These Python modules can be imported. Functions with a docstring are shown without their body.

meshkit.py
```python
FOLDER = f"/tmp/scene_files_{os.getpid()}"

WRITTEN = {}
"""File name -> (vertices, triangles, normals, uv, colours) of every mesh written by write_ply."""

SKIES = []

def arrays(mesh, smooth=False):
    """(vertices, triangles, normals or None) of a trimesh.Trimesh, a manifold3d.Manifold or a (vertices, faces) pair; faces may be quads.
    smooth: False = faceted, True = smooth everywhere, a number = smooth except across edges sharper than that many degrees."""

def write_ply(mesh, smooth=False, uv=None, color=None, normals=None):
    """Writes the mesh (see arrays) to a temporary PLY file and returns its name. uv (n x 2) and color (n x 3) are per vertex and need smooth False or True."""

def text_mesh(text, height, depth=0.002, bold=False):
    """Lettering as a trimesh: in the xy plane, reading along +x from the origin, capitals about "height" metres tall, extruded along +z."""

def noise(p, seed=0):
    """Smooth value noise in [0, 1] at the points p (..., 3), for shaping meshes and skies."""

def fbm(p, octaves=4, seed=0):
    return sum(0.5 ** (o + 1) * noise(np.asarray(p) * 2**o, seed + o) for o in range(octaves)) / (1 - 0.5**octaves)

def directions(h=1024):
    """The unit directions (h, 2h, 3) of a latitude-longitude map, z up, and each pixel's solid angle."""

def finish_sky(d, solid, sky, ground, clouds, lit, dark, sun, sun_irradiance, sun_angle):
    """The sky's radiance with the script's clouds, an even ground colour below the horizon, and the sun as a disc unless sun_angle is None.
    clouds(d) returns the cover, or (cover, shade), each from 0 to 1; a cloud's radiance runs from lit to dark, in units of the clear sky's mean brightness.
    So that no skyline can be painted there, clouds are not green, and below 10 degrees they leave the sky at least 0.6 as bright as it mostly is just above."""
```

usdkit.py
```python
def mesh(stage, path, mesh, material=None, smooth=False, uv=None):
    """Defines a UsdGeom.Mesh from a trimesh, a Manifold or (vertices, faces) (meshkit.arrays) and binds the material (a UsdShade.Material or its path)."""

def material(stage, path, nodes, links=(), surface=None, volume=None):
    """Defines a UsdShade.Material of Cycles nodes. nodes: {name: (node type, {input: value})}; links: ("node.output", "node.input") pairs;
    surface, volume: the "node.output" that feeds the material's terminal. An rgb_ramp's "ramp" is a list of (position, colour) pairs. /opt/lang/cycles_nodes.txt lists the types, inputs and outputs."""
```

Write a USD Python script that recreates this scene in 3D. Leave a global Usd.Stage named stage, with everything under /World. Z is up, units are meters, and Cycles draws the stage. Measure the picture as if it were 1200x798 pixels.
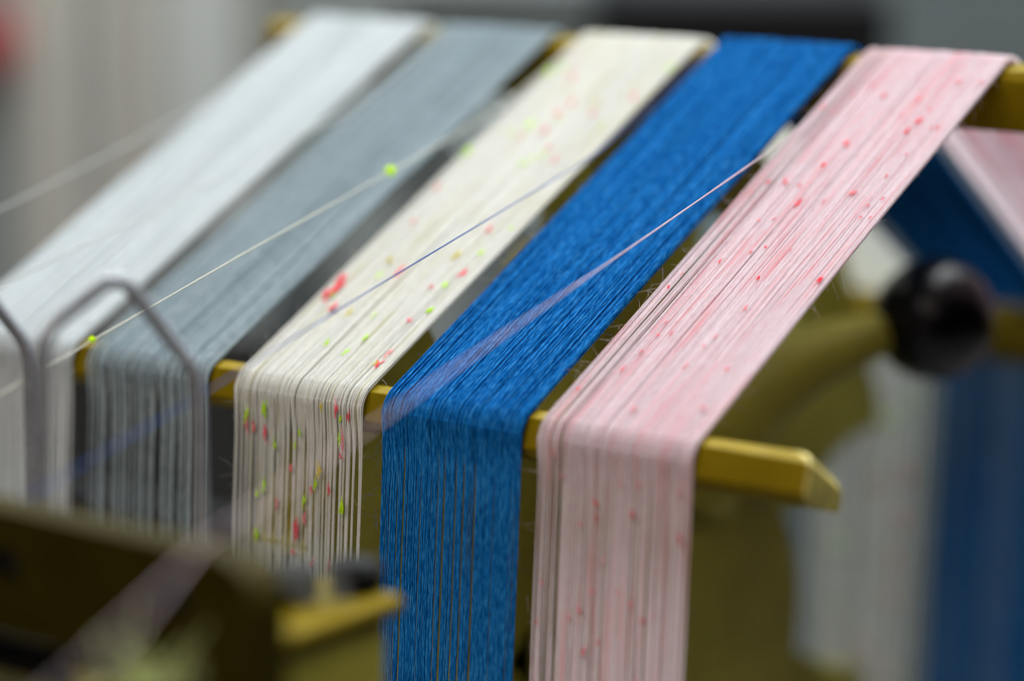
import math, random
import numpy as np, trimesh, manifold3d as m3, usdkit, meshkit
from shapely.geometry import Polygon, Point
from shapely import affinity
from pxr import Usd, UsdGeom, UsdLux, UsdShade, Sdf, Gf, Vt

stage = Usd.Stage.CreateInMemory()
UsdGeom.SetStageUpAxis(stage, 'Z'); UsdGeom.SetStageMetersPerUnit(stage, 1.0)
UsdGeom.Xform.Define(stage, '/World'); UsdGeom.Scope.Define(stage, '/World/Looks')
rng = np.random.default_rng(11); random.seed(11)

# ------------------------------------------------------------------ camera, lamps, exposure
CAM = np.array([-0.90186, -0.62587, 1.37109])
RGT = np.array([0.587924, -0.808878, 0.0079066]); DWN = np.array([-0.143913, -0.114210, -0.982978]); FWD = np.array([0.796012, 0.576778, -0.183554])
cam = UsdGeom.Camera.Define(stage, '/World/camera')
M = np.eye(4); M[0, :3] = RGT; M[1, :3] = -DWN; M[2, :3] = -FWD; M[3, :3] = CAM
cam.AddTransformOp().Set(Gf.Matrix4d(M.tolist()))
cam.CreateHorizontalApertureAttr(36.0); cam.CreateVerticalApertureAttr(36.0 * 680 / 1024)
cam.CreateFocalLengthAttr(36.0 * 3131.16 / 1200); cam.CreateClippingRangeAttr(Gf.Vec2f(0.05, 100))
cam.CreateFStopAttr(2.4); cam.CreateFocusDistanceAttr(0.915)
cam.CreateExposureAttr(0.0)

def lamp(name, pos, aim, w, h, power, color):
    l = UsdLux.RectLight.Define(stage, '/World/' + name)
    p, a = np.array(pos, float), np.array(aim, float)
    z = (p - a) / np.linalg.norm(p - a); x = np.cross([0.01, 1, 0], z); x /= np.linalg.norm(x); y = np.cross(z, x)
    m = np.eye(4); m[0, :3] = x; m[1, :3] = y; m[2, :3] = z; m[3, :3] = p
    l.AddTransformOp().Set(Gf.Matrix4d(m.tolist()))
    l.CreateWidthAttr(w); l.CreateHeightAttr(h); l.CreateNormalizeAttr(False); l.CreateIntensityAttr(power); l.CreateColorAttr(Gf.Vec3f(*color))
    return l
lamp('ceiling_lamp', (0.55, 0.15, 3.0), (0, 0, 1.1), 1.5, 2.6, 11.3, (0.93, 0.985, 1.0))          # hall strip lamps over the machine
lamp('ceiling_lamp_001', (-2.6, -0.3, 3.2), (0, 0, 1.1), 1.2, 2.6, 7.0, (1.0, 0.88, 0.80))         # the next row, towards the viewer
lamp('ceiling_lamp_002', (2.3, -0.9, 3.2), (0.6, 0.2, 1.0), 1.2, 2.6, 5.0, (0.95, 0.99, 1.0))      # the row behind

# ------------------------------------------------------------------ helpers
used = {}
def numbered(path):
    n = used.get(path, -1) + 1; used[path] = n
    return path if n == 0 else f'{path}_{n:03d}'
def keys(p, **k):
    for a, b in k.items():
        if b: p.SetCustomDataByKey(a, b)
def thing(name, label, cat, group=None):
    p = UsdGeom.Xform.Define(stage, numbered('/World/' + name)).GetPrim(); keys(p, label=label, category=cat, group=group); return p
def obj(name, mesh, mat, parent=None, smooth=35, label=None, kind=None, cat=None, group=None):
    path = numbered((str(parent.GetPath()) if parent else '/World') + '/' + name)
    p = usdkit.mesh(stage, path, mesh, mat, smooth=smooth).GetPrim(); keys(p, label=label, kind=kind, category=cat, group=group); return p
def curves(name, strands, widths, mat, parent=None, label=None, kind=None, cat=None):
    path = numbered((str(parent.GetPath()) if parent else '/World') + '/' + name)
    c = UsdGeom.BasisCurves.Define(stage, path)
    c.CreateTypeAttr('linear'); c.CreateWrapAttr('nonperiodic')
    c.CreateCurveVertexCountsAttr(Vt.IntArray([len(s) for s in strands]))
    c.CreatePointsAttr(Vt.Vec3fArray.FromNumpy(np.concatenate(strands).astype(np.float32)))
    c.CreateWidthsAttr(Vt.FloatArray.FromNumpy(np.concatenate([np.broadcast_to(w, len(s)) for s, w in zip(strands, widths)]).astype(np.float32))); c.SetWidthsInterpolation('vertex')
    UsdShade.MaterialBindingAPI.Apply(c.GetPrim()).Bind(mat)
    keys(c.GetPrim(), label=label, kind=kind, category=cat); return c.GetPrim()
def box(x0, x1, y0, y1, z0, z1, r=0.0):
    if r <= 0: return trimesh.creation.box(bounds=[[x0, y0, z0], [x1, y1, z1]])
    s = m3.Manifold.sphere(r, 12)
    return m3.Manifold.batch_hull([s.translate((x, y, z)) for x in (x0 + r, x1 - r) for y in (y0 + r, y1 - r) for z in (z0 + r, z1 - r)])
def tube(points, radii, n=10, cap=True):
    P = np.asarray(points, float); R = np.broadcast_to(radii, len(P)).astype(float)
    T = np.gradient(P, axis=0); T /= np.linalg.norm(T, axis=1, keepdims=True)
    u = np.cross(T[0], [0.3, 0.2, 0.9]); u /= np.linalg.norm(u); V, F = [], []
    for i in range(len(P)):
        u = u - T[i] * (u @ T[i]); u /= np.linalg.norm(u); w = np.cross(T[i], u)
        a = np.arange(n) * 2 * np.pi / n
        V.append(P[i] + R[i] * (np.cos(a)[:, None] * u + np.sin(a)[:, None] * w))
    V = np.concatenate(V); k = len(P)
    for i in range(k - 1):
        for j in range(n):
            a, b = i * n + j, i * n + (j + 1) % n
            F += [[a, b, b + n], [a, b + n, a + n]]
    if cap:
        V = np.vstack([V, P[0], P[-1]])
        for j in range(n):
            F += [[len(V) - 2, (j + 1) % n, j], [len(V) - 1, (k - 1) * n + j, (k - 1) * n + (j + 1) % n]]
    return trimesh.Trimesh(V, F, process=False)
def spline(ctrl, n=40):
    from scipy.interpolate import CubicSpline
    c = np.asarray(ctrl, float); t = np.r_[0, np.cumsum(np.linalg.norm(np.diff(c, axis=0), axis=1))]
    return CubicSpline(t, c, axis=0)(np.linspace(0, t[-1], n))
def cyl(p, q, r, n=32):
    return trimesh.creation.cylinder(radius=r, segment=[p, q], sections=n)
def bend(ctrl, r, seg=7):
    """A wire path with rounded corners of radius about r."""
    c = [np.array(x, float) for x in ctrl]; out = [c[0]]
    for a, b, d in zip(c, c[1:], c[2:]):
        p, q = b + (a - b) / np.linalg.norm(a - b) * r, b + (d - b) / np.linalg.norm(d - b) * r
        for t in np.linspace(0, 1, seg): out.append((1 - t) ** 2 * p + 2 * t * (1 - t) * b + t * t * q)
    out.append(c[-1]); return np.array(out)

# ------------------------------------------------------------------ materials
def paint(name, col, rough=0.4, var=0.25, scale=30, metal=0.0, coat=0.0, bump=0.0, spec=0.5):
    c = np.array(col)
    nodes = {'g': ('geometry', {}), 'n': ('noise_texture', {'scale': scale, 'detail': 6, 'roughness': 0.6}),
             'r': ('rgb_ramp', {'ramp': [(0.3, tuple(c * (1 - var))), (0.55, tuple(c)), (0.75, tuple(np.minimum(c * (1 + var), .95)))]}),
             'n2': ('noise_texture', {'scale': scale * 9, 'detail': 4}),
             'rr': ('map_range', {'from_min': 0.25, 'from_max': 0.75, 'to_min': max(rough - 0.12, 0.03), 'to_max': rough + 0.15}),
             'p': ('principled_bsdf', {'metallic': metal, 'coat_weight': coat, 'specular_ior_level': spec})}
    links = [('g.position', 'n.vector'), ('g.position', 'n2.vector'), ('n.fac', 'r.fac'), ('r.color', 'p.base_color'), ('n2.fac', 'rr.value'), ('rr.result', 'p.roughness')]
    if bump:
        nodes['b'] = ('bump', {'strength': 0.5, 'distance': bump}); links += [('n2.fac', 'b.height'), ('b.normal', 'p.normal')]
    return usdkit.material(stage, '/World/Looks/' + name, nodes, links, surface='p.BSDF')
def yarn(name, dark, mid, light, speck=None, along=None, trans=0.28, amount=0.5):
    """Fibre colour: fine melange speckle across and along the strands, slow drift, now and then a tinted length."""
    nodes = {'g': ('geometry', {}), 'm': ('mapping', {'scale': (260, 2600, 260)}), 'n': ('noise_texture', {'scale': 1.0, 'detail': 3, 'roughness': 0.65}),
             'r': ('rgb_ramp', {'ramp': [(0.5 - 0.3 * amount, dark), (0.5, mid), (0.5 + 0.3 * amount, light)]}),
             'm2': ('mapping', {'scale': (22, 700, 22)}), 'n2': ('noise_texture', {'scale': 1.0, 'detail': 2}),
             'd': ('diffuse_bsdf', {'roughness': 0.8}), 't': ('translucent_bsdf', {}), 'x': ('mix_closure', {'fac': trans}), 's': ('sheen_bsdf', {'color': (0.9, 0.9, 0.9), 'roughness': 0.5}), 'y': ('mix_closure', {'fac': 0.02})}
    links = [('g.position', 'm.vector'), ('m.vector', 'n.vector'), ('g.position', 'm2.vector'), ('m2.vector', 'n2.vector'), ('n.fac', 'r.fac')]
    out = 'r.color'
    if speck is not None:
        lo, hi = along
        nodes['k'] = ('map_range', {'from_min': lo, 'from_max': hi, 'to_min': 0, 'to_max': 1, 'clamp': True})
        nodes['c'] = ('mix', {'color2': speck})
        links += [('n2.fac', 'k.value'), ('k.result', 'c.fac'), (out, 'c.color1')]; out = 'c.color'
    links += [(out, 'd.color'), (out, 't.color'), ('d.BSDF', 'x.closure1'), ('t.BSDF', 'x.closure2'), ('x.closure', 'y.closure1'), ('s.BSDF', 'y.closure2')]
    return usdkit.material(stage, '/World/Looks/' + name, nodes, links, surface='y.closure')
def plain(name, col, rough=0.8, trans=0.2):
    return usdkit.material(stage, '/World/Looks/' + name, {'d': ('diffuse_bsdf', {'color': col, 'roughness': rough}), 't': ('translucent_bsdf', {'color': col}), 'x': ('mix_closure', {'fac': trans})},
                           [('d.BSDF', 'x.closure1'), ('t.BSDF', 'x.closure2')], surface='x.closure')
MAT = {
    'ochre': paint('ochre_paint', (0.17, 0.118, 0.0008), 0.5, 0.18, 40, metal=0.15, spec=0.08, bump=0.0002),
    'worn': paint('worn_brass', (0.50, 0.40, 0.10), 0.42, 0.45, 120, metal=0.35, spec=0.4), 'olive': paint('olive_paint', (0.31, 0.27, 0.036), 0.5, 0.22, 25, spec=0.15, bump=0.0004),
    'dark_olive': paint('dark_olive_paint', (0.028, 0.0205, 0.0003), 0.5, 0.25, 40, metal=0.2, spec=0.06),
    'bakelite': paint('black_bakelite', (0.003, 0.003, 0.004), 0.25, 0.3, 40, spec=0.3),
    'rubber': paint('black_rubber', (0.004, 0.004, 0.005), 0.6, 0.3, 60, spec=0.15),
    'steel': paint('wire_steel', (0.26, 0.27, 0.295), 0.32, 0.2, 60, metal=0.4),
    'bright': paint('bright_steel', (0.55, 0.56, 0.57), 0.3, 0.15, 60, metal=0.9),
    'white_yarn': yarn('white_yarn', (0.55, 0.59, 0.61), (0.64, 0.685, 0.705), (0.73, 0.775, 0.79)),
    'grey_yarn': yarn('grey_yarn', (0.25, 0.32, 0.355), (0.36, 0.44, 0.48), (0.48, 0.56, 0.60)),
    'cream_yarn': yarn('cream_yarn', (0.73, 0.725, 0.69), (0.81, 0.81, 0.78), (0.87, 0.88, 0.86), (0.72, 0.70, 0.50), (0.58, 0.75), trans=0.45, amount=0.7),
    'blue_yarn': yarn('blue_yarn', (0.001, 0.03, 0.15), (0.003, 0.130, 0.42), (0.05, 0.30, 0.64), amount=0.75, trans=0.04),
    'pink_yarn': yarn('pink_yarn', (0.76, 0.59, 0.63), (0.80, 0.69, 0.73), (0.83, 0.79, 0.815), (0.84, 0.42, 0.46), (0.54, 0.78), trans=0.45, amount=0.7),
    'white_thread': plain('white_thread', (0.72, 0.74, 0.74)), 'cream_thread': plain('cream_thread', (0.78, 0.78, 0.70)), 'blue_thread': plain('blue_thread', (0.07, 0.16, 0.50)),
    'pink_thread': plain('pink_thread', (0.78, 0.66, 0.70)), 'grey_thread': plain('grey_thread', (0.42, 0.48, 0.50)),
    'red': plain('red_fleck', (0.96, 0.10, 0.16), .8, .45), 'coral': plain('coral_fleck', (0.98, 0.24, 0.30), .8, .5), 'rose': plain('rose_fleck', (0.92, 0.42, 0.46), .8, .45), 'lime': plain('lime_fleck', (0.75, 0.98, 0.03), .8, .5), 'gold': plain('gold_fleck', (0.85, 0.75, 0.03), .8, .4),
    'wall': paint('wall_grey', (0.155, 0.175, 0.17), 0.7, 0.06, 3), 'wall_beige': paint('wall_beige', (0.36, 0.345, 0.305), 0.7, 0.06, 3), 'wall_light': paint('wall_light', (0.34, 0.355, 0.34), 0.6, 0.05, 3), 'wall_slate': paint('wall_slate', (0.078, 0.096, 0.098), 0.6, 0.08, 3),
    'black_metal': paint('black_metal', (0.012, 0.013, 0.013), 0.5, 0.3, 8), 'slate_metal': paint('slate_metal', (0.085, 0.10, 0.10), 0.5, 0.2, 6), 'red_plastic': paint('red_plastic', (0.22, 0.002, 0.005), 0.5, 0.1, 20),
    'floor': paint('floor_concrete', (0.22, 0.22, 0.21), 0.6, 0.15, 4),
}
MAT['clear'] = usdkit.material(stage, '/World/Looks/clear_plastic', {'t': ('transparent_bsdf', {'color': (0.93, 0.95, 0.95)}), 'd': ('diffuse_bsdf', {'color': (0.7, 0.75, 0.76)}), 'g': ('glossy_bsdf', {'color': (1, 1, 1), 'roughness': 0.15}),
    'f': ('fresnel', {'IOR': 1.5}), 'a': ('mix_closure', {'fac': 0.08}), 'b': ('mix_closure', {})}, [('t.BSDF', 'a.closure1'), ('d.BSDF', 'a.closure2'), ('f.fac', 'b.fac'), ('a.closure', 'b.closure1'), ('g.BSDF', 'b.closure2')], surface='b.closure')

# ------------------------------------------------------------------ setting: wall and floor behind the machine
YAW = 0.627036
def hall(x0, x1, y0, y1, z0, z1, r=0.0):
    """A box given along the hall wall's own directions: x away from the viewer, y to the left."""
    m = box(x0, x1, y0, y1, z0, z1, r)
    if isinstance(m, m3.Manifold):
        v, f, _ = meshkit.arrays(m); m = trimesh.Trimesh(v, f)
    m.apply_transform(trimesh.transformations.rotation_matrix(YAW, [0, 0, 1])); m.apply_translation([CAM[0], CAM[1], 0]); return m
obj('floor', hall(-1, 5, -4, 4, -0.1, 0.0), MAT['floor'], kind='structure')
wall = UsdGeom.Xform.Define(stage, numbered('/World/wall')).GetPrim(); keys(wall, kind='structure')
obj('wall_base', hall(2.66, 2.8, -3, 3, 0.0, 2.6), MAT['wall'], wall)
edges = [(3.0, .60, 'wall_beige', 0), (.60, .475, 'wall', .02), (.475, .425, 'wall_beige', .03), (.425, .395, 'wall_light', 0), (.395, .345, 'wall_beige', .02), (.345, .255, 'wall_light', .04), (.255, .23, 'wall_beige', .0), (.23, .03, 'wall', .03), (.03, -.33, 'wall_slate', 0), (-.33, -3, 'wall_slate', .03)]
for a, b, m, dx in edges:
    obj('panel', hall(2.60 - dx, 2.66, b + .002, a - .002, 0.02, 2.55, 0.004), MAT[m], wall)

# ------------------------------------------------------------------ the reel
R, PH = 0.24426, 0.576943
HUB = np.array([0.0, 0.0, 1.05]); NOSE = 0.0085; RC = R - NOSE - 0.0015
def ang(k): return math.pi - PH - k * math.pi / 3
def place(m, a):
    """(radial, y, tangential) -> world, radial direction at angle a in the XZ plane."""
    c, s = math.cos(a), math.sin(a)
    t = np.eye(4); t[:3, 0] = [c, 0, s]; t[:3, 1] = [0, 1, 0]; t[:3, 2] = [-s, 0, c]; t[:3, 3] = HUB
    v, f, _ = meshkit.arrays(m); mm = trimesh.Trimesh(v, f, process=False); mm.apply_transform(t); return mm
reel = thing('winding_reel', 'large ochre and olive skein reel whose flat bars carry the five yarn hanks', 'reel')
def make_bar():
    # cross-section in (radial, tangential): rounded nose outwards, small fillets inside
    e = NOSE - 0.0002
    cs = Polygon([(e * math.cos(a), e * math.sin(a)) for a in np.radians([-90, -66, -38, 38, 66, 90])] + [(-0.0165, e), (-0.0165, -e)])
    cs = affinity.translate(affinity.rotate(cs.buffer(-0.0012).buffer(0.0012), 16, origin=(0, 0)), RC, 0)
    A = m3.Manifold.extrude(m3.CrossSection([list(cs.exterior.coords)[:-1][::-1] if not cs.exterior.is_ccw else list(cs.exterior.coords)[:-1]]), 0.6).translate((0, 0, -0.3))
    A = A.rotate((90, 0, 0))                      # (radial, -z.., ) extrude axis to y
    y0, y1, e2 = -0.236, 0.172, 0.0125
    def slab(p):
        pts = list(p.exterior.coords)[:-1]; pts = pts if p.exterior.is_ccw else pts[::-1]
        return m3.Manifold.extrude(m3.CrossSection([pts]), 0.08)
    def turn(m):                       # polygon in (tangential, y), extruded along the radius
        return m.rotate((0, 90, 0)).translate((RC - 0.05, 0, 0)).mirror((0, 0, 1))
    pl = Polygon([(e2, y0 + .004), (-0.003, y0 + .004), (-0.006, y0 + 0.007), (-0.0085, y0 + 0.013), (-e2, y0 + 0.021), (-e2, y1), (e2, y1 - .004)]).buffer(-0.001).buffer(0.001)
    sh = pl.difference(pl.buffer(-0.0012)).intersection(Polygon([(e2 - .003, y0 - .01), (-0.02, y0 - .01), (-0.02, y0 + .030), (e2 - .003, y0 + .030)])).difference(Polygon([(-.02, y0 + .0285), (.02, y0 + .0285), (.02, .2), (-.02, .2)]))
    sh = max(getattr(sh, 'geoms', [sh]), key=lambda g: g.area)
    full = A ^ turn(slab(pl)); C = turn(slab(sh))
    return full - C, full ^ C
bar, bar_end = make_bar()
for k in range(6):
    b = obj('bar', place(bar, ang(k)), MAT['ochre'], reel, smooth=25)
    obj('worn_end', place(bar_end, ang(k)), MAT['worn'], b, smooth=25)
ARM_Y = -0.022
arm_poly = Polygon([(0.035, -0.050), (0.12, -0.036), (RC - 0.050, -0.042), (RC - 0.0175, -0.055), (RC - 0.0175, 0.055), (RC - 0.050, 0.042), (0.12, 0.036), (0.035, 0.050)]).buffer(-.006).buffer(.006).buffer(.006).buffer(-.006)
arm = m3.Manifold.extrude(m3.CrossSection([list(arm_poly.exterior.coords)[:-1] if arm_poly.exterior.is_ccw else list(arm_poly.exterior.coords)[:-1][::-1]]), 0.026).translate((0, 0, -0.013)).rotate((90, 0, 0)).translate((0, ARM_Y, 0))
for k in range(6):
    obj('arm', place(arm, ang(k)), MAT['olive'], reel)
gus = Polygon([(RC - 0.0175, -.004), (RC - 0.0175 - .577 * .085, -.085), (RC - 0.105, -0.080), (RC - 0.060, -0.012), (RC - 0.060, 0.012), (RC - 0.105, 0.080), (RC - 0.0175 - .577 * .085, .085), (RC - 0.0175, .004)]).buffer(-.002).buffer(.002)
gm = m3.Manifold.extrude(m3.CrossSection([list(gus.exterior.coords)[:-1] if gus.exterior.is_ccw else list(gus.exterior.coords)[:-1][::-1]]), 0.004).rotate((90, 0, 0)).translate((0, -0.0605, 0))
for k in (1, 4):
    obj('bar_bracket', place(gm, ang(k)), MAT['olive'], reel)
prof = [(0.0, 0.10), (0.040, 0.10), (0.044, 0.096), (0.044, 0.03), (0.070, 0.025), (0.073, 0.02), (0.073, -0.066), (0.069, -0.075), (0.060, -0.079), (0.0, -0.079)]
hub = trimesh.creation.revolve(np.array(prof)[::-1], sections=64)
hub.apply_transform(trimesh.transformations.rotation_matrix(-math.pi / 2, [1, 0, 0])); hub.apply_translation(HUB)
obj('hub', hub, MAT['olive'], reel)
obj('axle', cyl(HUB + [0, 0.55, 0], HUB + [0, 0.09, 0], 0.014), MAT['rubber'], reel)
BALL = np.array([0.095, -0.122, 1.1755])
lev = spline([(-0.012, -0.066, 1.118), (0.0065, -0.0787, 1.1461), (0.0247, -0.0836, 1.1551), (0.0449, -0.0918, 1.1622), (0.0649, -0.1005, 1.1674), (0.0770, -0.1080, 1.1706)], 18)
cast = []
for (x, y, z, r) in ((-0.005, -0.036, 1.115, .017), (0.022, -0.044, 1.150, .019), (0.052, -0.040, 1.158, .011), (0.060, -0.046, 1.128, .010), (0.030, -0.030, 1.090, .013)):
    cast.append(m3.Manifold.sphere(r, 20).translate((x, y, z)))
v, f, _ = meshkit.arrays(m3.Manifold.batch_hull(cast[:3]) + m3.Manifold.batch_hull([cast[1], cast[3], cast[4]]))
obj('lever_boss', trimesh.Trimesh(v, f, process=False), MAT['olive'], reel)
obj('lever', tube(lev, np.r_[np.linspace(0.024, 0.017, 10), np.linspace(0.016, 0.009, 8)], 16), MAT['olive'], reel)
knob = trimesh.creation.icosphere(4, 0.0258); knob.apply_translation(BALL)
obj('ball_knob', knob, MAT['bakelite'], reel, smooth=True)
d = (BALL - lev[-1]) / np.linalg.norm(BALL - lev[-1])
obj('knob_collar', cyl(lev[-1] - d * .004, BALL - d * 0.018, 0.009), MAT['rubber'], reel)

# ------------------------------------------------------------------ hanks of yarn
def corner(k): return HUB + RC * np.array([math.cos(ang(k)), 0, math.sin(ang(k))])
def face_point(k, t, y, lift=0.0):
    """A point on the straight run from corner k to corner k+1 (t 0..1), lift above the bars' nose."""
    na = ang(k) - math.pi / 6; n = np.array([math.cos(na), 0, math.sin(na)])
    a, b = corner(k), corner(k + 1); p = a + (b - a) * t + n * (NOSE + lift); p[1] = y; return p
def strand(y0, depth, jit, wob, yc, thin):
    """One turn of yarn round the six bars; starts and ends low at the back."""
    pts = []
    ys = y0 + rng.normal(0, jit, 8); ys[[0, 1, 2, 5, 6]] = yc + rng.normal(0, 0.00006 if thin else 0.0002, 5)       # gathered in the hanging runs, spread over the top
    yA = ys[3] * 0.6 + yc * 0.4
    for i, k in enumerate([-3, -2, -1, 0, 1, 2, 3]):
        c = corner(k); ac = ang(k); rr = NOSE + depth * rng.uniform(0.75, 1.25) * (1.0 if i in (3, 4) or not thin else 0.08)
        for da in (30, 15, 0, -15, -30):
            a = ac + math.radians(da); p = c + rr * np.array([math.cos(a), 0, math.sin(a)]); p[1] = ys[i] if i != 3 else yA + (ys[3] - yA) * (30 - da) / 60; pts.append(p)
        if i < 6:
            rr2 = rr; na = ac - math.pi / 6; n = np.array([math.cos(na), 0, math.sin(na)]); c2 = corner(k + 1)
            ph, q = rng.uniform(0, 6.28), rng.uniform(1, 3)
            for t in (0.06, 0.14, 0.24, 0.36, 0.5, 0.64, 0.76, 0.86, 0.94):
                p = c + (c2 - c) * t + n * rr2
                s = math.sin(math.pi * t)
                p[1] = (ys[i] * (1 - t) + ys[i + 1] * t if i != 2 else ys[2] + (yA - ys[2]) * max(0.0, (t - 0.78) / 0.22) ** 2) + wob * s * math.sin(ph + q * 6.28 * t)
                p += n * wob * 0.8 * s * math.sin(ph * 1.7 + q * 5 * t)
                pts.append(p)
    return np.array(pts)
def hank(name_label, mat, fuzzmat, L, W, n, width, depth, edge=0.12, jit=0.0003, fuzz=260, clump=0, group='hanks of yarn on the reel'):
    h = thing('yarn_hank', name_label, 'yarn hank')
    q = np.linspace(0, 1, n); y = L - W * np.clip(q + rng.uniform(-.5, .5, n) / n, 0, 1)
    cl = np.sort(L - W * (np.arange(clump) + 0.5 + rng.uniform(-1.0, 1.0, clump)) / max(clump, 1)) if clump else None
    if clump: cl[0], cl[-1] = L - W, L
    ss, ws = [], []
    for i in range(n):
        f = (L - y[i]) / W
        if f < edge and rng.random() < 0.65: continue
        ss.append(strand(y[i], rng.uniform(0.0002, depth), jit * (0.3 if f < edge else 1.0), 0.00014, y[i] if not clump else cl[np.argmin(abs(cl - y[i]))], clump > 0)); ws.append(width * rng.uniform(0.8, 1.2))
    curves('strands', ss, ws, MAT[mat], h, kind='stuff')
    hs, hw = [], []
    for _ in range(fuzz):                          # stray fibre ends standing off the yarn
        k = 0 if rng.random() < 0.6 else -1
        edge_side = rng.random()
        yy = L + rng.normal(0, .0008) if edge_side < .3 else (L - W + rng.normal(0, .0008) if edge_side < .6 else L - W * rng.random())
        p = face_point(k, rng.random(), yy, depth * rng.uniform(.5, 1.0)); dr = rng.normal(0, 1, 3); dr /= np.linalg.norm(dr)
        b = rng.normal(0, 1, 3) * .6; ln = rng.uniform(0.0015, 0.0055); t = np.linspace(0, 1, 6)[:, None]
        hs.append(p + ln * (t * dr + t * t * b)); hw.append(np.linspace(0.00008, 0.00003, 6))
    curves('fuzz', hs, hw, MAT[fuzzmat], h, kind='stuff')
    return h
def fleck(h, k, t, y, lift, ln, r, mat):
    """A coloured tuft caught in the yarn: an uneven lens drawn out along the strand."""
    a, b = corner(k), corner(k + 1); dr = (b - a) / np.linalg.norm(b - a); na = ang(k) - math.pi / 6; n = np.array([math.cos(na), 0, math.sin(na)])
    ms = []
    for _ in range(8):
        m = trimesh.creation.icosphere(1, 1.0); v = m.vertices * (0.6 + 0.8 * meshkit.noise(m.vertices * 1.9 + rng.uniform(0, 50, 3)))[:, None]
        l2, r2 = ln * rng.uniform(.3, 1.0), r * rng.uniform(.15, .42); tilt = rng.normal(0, .3)
        d2 = dr + np.array([0, tilt, 0]); o = dr * rng.normal(0, ln * .45) + np.array([0, rng.normal(0, r * .55), 0]) + n * rng.uniform(-.3, .4) * r
        m.vertices = face_point(k, t, y, lift) + o + v[:, :1] * d2 * l2 + v[:, 1:2] * np.array([0, r2, 0]) + v[:, 2:] * n * r2
        ms.append(m)
    m = trimesh.util.concatenate(ms)
    return obj('fleck', m, MAT[mat], h, smooth=True)
LY = [0.14652, 0.07228, 0.0, -0.06737, -0.13274]; WY = [0.0645, 0.0580, 0.0580, 0.0576, 0.0588]
hw_ = hank('pale bluish white hank of yarn at the far end of the reel bars', 'white_yarn', 'white_thread', LY[0], WY[0], 280, 0.00072, 0.0018, 0.05, clump=70)
hg = hank('mid grey hank of yarn beside the white one, thin and see-through where it hangs', 'grey_yarn', 'grey_thread', LY[1], WY[1], 280, 0.00052, 0.0016, 0.1, clump=30)
hc = hank('cream white hank of yarn flecked with neon green and coral tufts', 'cream_yarn', 'cream_thread', LY[2], WY[2], 370, 0.00047, 0.0015, 0.07, clump=54)
hb = hank('dense bright blue hank of yarn between the cream and the pink ones', 'blue_yarn', 'blue_thread', LY[3], WY[3], 600, 0.00054, 0.0022, 0.03, fuzz=420, clump=86)
hp = hank('pale pink hank of yarn with red flecks nearest the free bar end', 'pink_yarn', 'pink_thread', LY[4], WY[4], 430, 0.00052, 0.0016, 0.16, fuzz=420, clump=86)
for i in range(88):
    k, t = (0, rng.uniform(.02, .95)) if rng.random() < .6 else (-1, rng.uniform(.55, 1.0))
    big = rng.random() < .3
    fleck(hp, k, t, LY[4] - WY[4] * rng.uniform(.04, .98), rng.uniform(.0018, .0025), rng.uniform(.0008, .0017) * (1.3 if big else .75), rng.uniform(.0003, .0005) * (1.4 if big else .9), random.choice(['red', 'coral', 'rose', 'rose', 'rose']))
for i in range(96):
    k, t = (0, rng.uniform(.02, .95)) if rng.random() < .42 else (-1, rng.uniform(.62, 1.0))
    fleck(hc, k, t, LY[2] - WY[2] * rng.uniform(.04, .98), rng.uniform(.0016, .0023), rng.uniform(.0009, .0030), rng.uniform(.0004, .0009), random.choice(['lime', 'lime', 'lime', 'coral', 'coral', 'gold', 'rose']))

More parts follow.
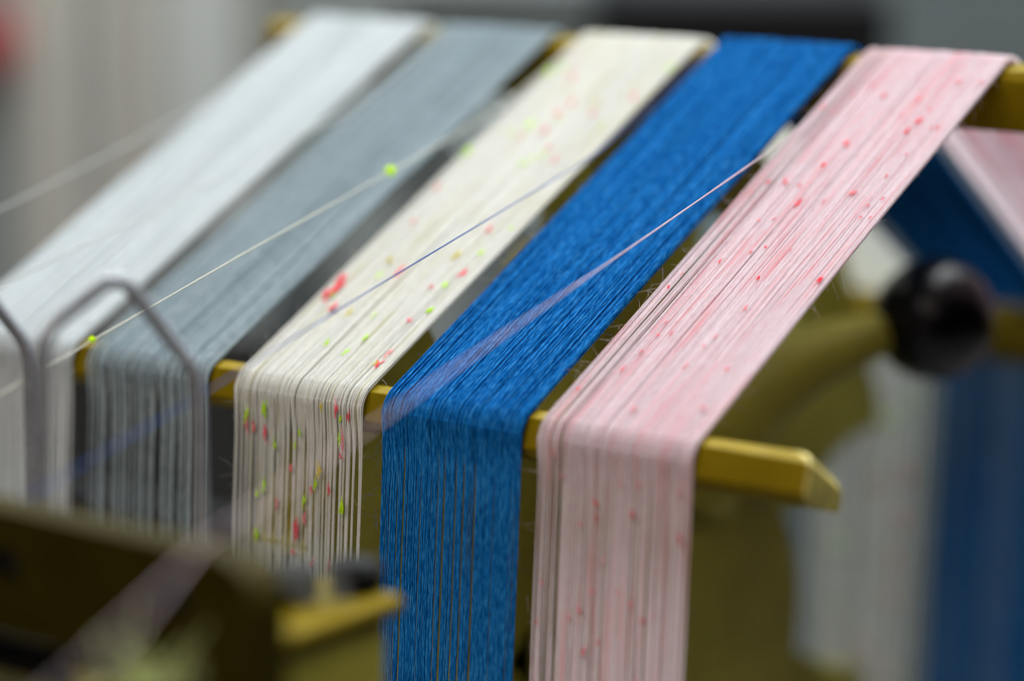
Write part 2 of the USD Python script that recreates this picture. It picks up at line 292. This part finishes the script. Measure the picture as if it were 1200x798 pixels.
for (t, dy, ln, m) in ((.19, -.0055, .0042, 'coral'), (.215, -.0068, .0038, 'red'), (.235, -.0050, .0026, 'coral'), (.16, -.0135, .0024, 'rose')):
    fleck(hc, 0, t, LY[2] + dy, .0021, ln, .0013, m)
for i in range(26):
    fleck(hc, 2, rng.uniform(.05, .9), LY[2] - WY[2] * rng.uniform(.05, .95), .001, rng.uniform(.002, .004), rng.uniform(.001, .002), random.choice(['lime', 'coral', 'rose', 'coral']))

# ------------------------------------------------------------------ running threads from the guides to the hanks
def thread(label, ctrl, mat, w=0.0005, n=80):
    p = np.array(ctrl, float); p = np.vstack([p[:-1][:, None] + (p[1:] - p[:-1])[:, None] * np.linspace(0, 1, 9)[None, :-1, None]]).reshape(-1, 3); p = np.vstack([p, [ctrl[-1]]]); n = len(p); t = np.linspace(0, 1, n)[:, None]
    return obj('running_thread', tube(p, w / 2 * rng.uniform(.85, 1.15, n), 7), MAT[mat], None, smooth=True, label=label, cat='thread')
thread('pale pink thread running up across the blue hank to the edge of the pink one', [(0.0059, -0.1365, 1.2914), (-0.0697, -0.1433, 1.2662), (-0.1735, -0.1398, 1.2356), (-0.2805, -0.1570, 1.2187), (-0.3419, -0.1670, 1.2086), (-0.4180, -0.1794, 1.1964), (-0.5256, -0.2454, 1.2019), (-0.5628, -0.2660, 1.2025)], 'pink_thread', 0.00052)
thread('thin blue thread running up across the cream hank', [(0.0086, -0.0665, 1.2925), (-0.077, -0.0669, 1.2565), (-0.2246, -0.0743, 1.2234), (-0.315, -0.0789, 1.2023), (-0.3695, -0.0815, 1.1906), (-0.4168, -0.0839, 1.1796)], 'blue_thread', 0.0005)
th = thread('cream white thread with a neon green tuft running up across the grey hank', [(0.0095, -0.0016, 1.292), (-0.0582, -0.0034, 1.2653), (-0.2103, -0.005, 1.2269), (-0.2813, -0.0059, 1.2085), (-0.3388, -0.0066, 1.1933), (-0.40, -0.0075, 1.177)], 'cream_thread', 0.0006)
thread('fine grey thread crossing the far white hank low at the left', [(0.008, 0.0698, 1.2922), (-0.0577, 0.0700, 1.2619), (-0.159, 0.0738, 1.2344), (-0.2169, 0.0794, 1.2185), (-0.2396, 0.0825, 1.2119), (-0.2579, 0.0840, 1.2070)], 'white_thread', 0.0007)
thread('fine white thread running to the outer edge of the white hank against the wall', [(0.0059, 0.1422, 1.2927), (-0.0517, 0.1431, 1.2636), (-0.0644, 0.1424, 1.2609), (-0.1431, 0.1300, 1.2444), (-0.1976, 0.1263, 1.2316), (-0.2199, 0.1245, 1.2262)], 'white_thread', 0.0005)
for (q, ln, r) in (((-0.122, -0.004, 1.2494), .0022, .0016), ((-0.2821, -0.0059, 1.2086), .0012, .0009), ((-0.3097, -0.0063, 1.2004), .0012, .0009)):
    m = trimesh.creation.icosphere(2, 1.0); v = m.vertices * (0.65 + 0.8 * meshkit.noise(m.vertices * 1.9 + rng.uniform(0, 9, 3)))[:, None]
    m.vertices = np.array(q) + v * [ln, r, r]
    obj('tuft', m, MAT['lime'], th, smooth=True)

# ------------------------------------------------------------------ guide rail in the foreground
rail = thing('guide_rail', 'dark olive guide plate with holes and bent steel wire loops in front of the reel', 'thread guide')
def ccw(p): c = list(p.exterior.coords)[:-1]; return c if p.exterior.is_ccw else c[::-1]
pl = Polygon([(-0.20, 1.152), (0.140, 1.152), (0.150, 1.13), (0.150, 1.03), (0.183, 1.03), (0.183, 1.188), (-0.20, 1.188)])
pl = pl.buffer(-.015).buffer(.015, 14)
for (hy, hz) in ((0.153, 1.178), (0.090, 1.176), (0.02, 1.176)): pl = pl.difference(Point(hy, hz - .004).buffer(0.0058, 16))
ext = m3.Manifold.extrude(m3.CrossSection([ccw(pl)] + [list(i.coords)[:-1] if not i.is_ccw else list(i.coords)[:-1][::-1] for i in pl.interiors]), 0.012)
v, f, _ = meshkit.arrays(ext)
v = np.stack([-0.402 + v[:, 2], -v[:, 0], v[:, 1]], 1)         # (u, v, depth) -> plate standing across the view, u to the right
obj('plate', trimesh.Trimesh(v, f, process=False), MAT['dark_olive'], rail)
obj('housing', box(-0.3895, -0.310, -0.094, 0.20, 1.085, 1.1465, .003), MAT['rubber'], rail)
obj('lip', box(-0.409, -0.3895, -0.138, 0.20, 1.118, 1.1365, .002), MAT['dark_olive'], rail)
for hy in (-0.153, -0.090, -0.02):
    obj('grommet', cyl((-0.3995, hy, 1.174), (-0.3885, hy, 1.174), 0.0056, 24), MAT['rubber'], rail)
for dy in (0.0, 0.073):
    w = bend([(-0.3600, -0.0600, 1.140), (-0.3510, -0.0543, 1.2265), (-0.3279, -0.0638, 1.2425), (-0.3110, -0.0795, 1.2102), (-0.3190, -0.0880, 1.140)], 0.007)
    obj('wire_loop', tube(w + [0, dy, 0], 0.0022, 12), MAT['steel'], rail)
br = thing('tension_bracket', 'olive bracket with two black knobs and a clear disc below the cream hank', 'bracket')
obj('body', box(-0.388, -0.3175, -0.159, -0.100, 1.06, 1.1495, 0.003), MAT['olive'], br)
obj('ledge', box(-0.392, -0.3135, -0.1625, -0.095, 1.1505, 1.1565, 0.0025), MAT['ochre'], br)
for (x, y) in ((-0.337, -0.139), (-0.3195, -0.1485)):
    kp = [(0, 0), (0.0072, 0), (0.0078, 0.002), (0.0078, 0.0065), (0.0062, 0.0085), (0, 0.009)]
    kn = trimesh.creation.revolve(np.array(kp), sections=28); kn.apply_translation([x, y, 1.1570]); obj('knob', kn, MAT['rubber'], br)
dk = trimesh.creation.annulus(0.0045, 0.0205, 0.0012, sections=48)
zz = np.array([-0.72, -0.66, 0.22]); zz /= np.linalg.norm(zz)
dk.apply_transform(trimesh.geometry.align_vectors([0, 0, 1], zz)); dk.apply_translation([-0.3466, -0.1434, 1.1565])
obj('clear_disc', dk, MAT['clear'], br)

# ------------------------------------------------------------------ lint
ls, lw = [], []
for _ in range(40):
    p = np.array([-0.4250, -0.1640, 1.1580]) + rng.normal(0, 1, 3) * [.003, .006, .0018]; a = rng.normal(0, 1, 3); b = rng.normal(0, 1, 3); t = np.linspace(0, 1, 8)[:, None]
    ls.append(p + .006 * (t * a + t * t * b)); lw.append(0.00035)
curves('lint_tuft', ls, lw, plain('lint_green', (0.62, 0.68, 0.30)), label='pale green tangle of lint caught under the guide plate', cat='lint')

# ------------------------------------------------------------------ things in the hall behind
cab = thing('control_cabinet', 'black machine cabinet standing low behind the grey hank', 'cabinet')
obj('body', hall(1.62, 2.1, .148, .285, 0.12, 1.075, .006), MAT['black_metal'], cab); obj('plinth', hall(1.66, 2.05, .155, .28, 0.0, 0.118), MAT['rubber'], cab)
beam = thing('machine_beam', 'long black beam of the next machine behind the reel top', 'machine beam')
obj('black_casing', hall(1.9, 2.05, -.268, -.06, 1.10, 1.266, .006), MAT['rubber'], beam)
obj('grey_casing', hall(1.92, 2.05, -.058, .085, 1.10, 1.275, .006), MAT['slate_metal'], beam)
obj('post', hall(1.94, 2.03, -.20, -.12, 0.0, 1.099, .004), MAT['slate_metal'], beam)
st = thing('stop_button', 'round red button on the wall at far left', 'button')
def hp_(x, y, z): return np.array([CAM[0] + x * math.cos(YAW) - y * math.sin(YAW), CAM[1] + x * math.sin(YAW) + y * math.cos(YAW), z])
obj('collar', cyl(hp_(2.60, 0.500, 1.18), hp_(2.555, 0.500, 1.18), 0.022), MAT['wall_beige'], st)
cap = trimesh.creation.revolve(np.array([(0, 0), (.030, 0), (.033, .006), (.031, .014), (.02, .02), (0, .022)]), sections=40)
cap.apply_transform(trimesh.geometry.align_vectors([0, 0, 1], -np.array([math.cos(YAW), math.sin(YAW), 0]))); cap.apply_translation(hp_(2.554, 0.500, 1.18))
obj('cap', cap, MAT['red_plastic'], st)
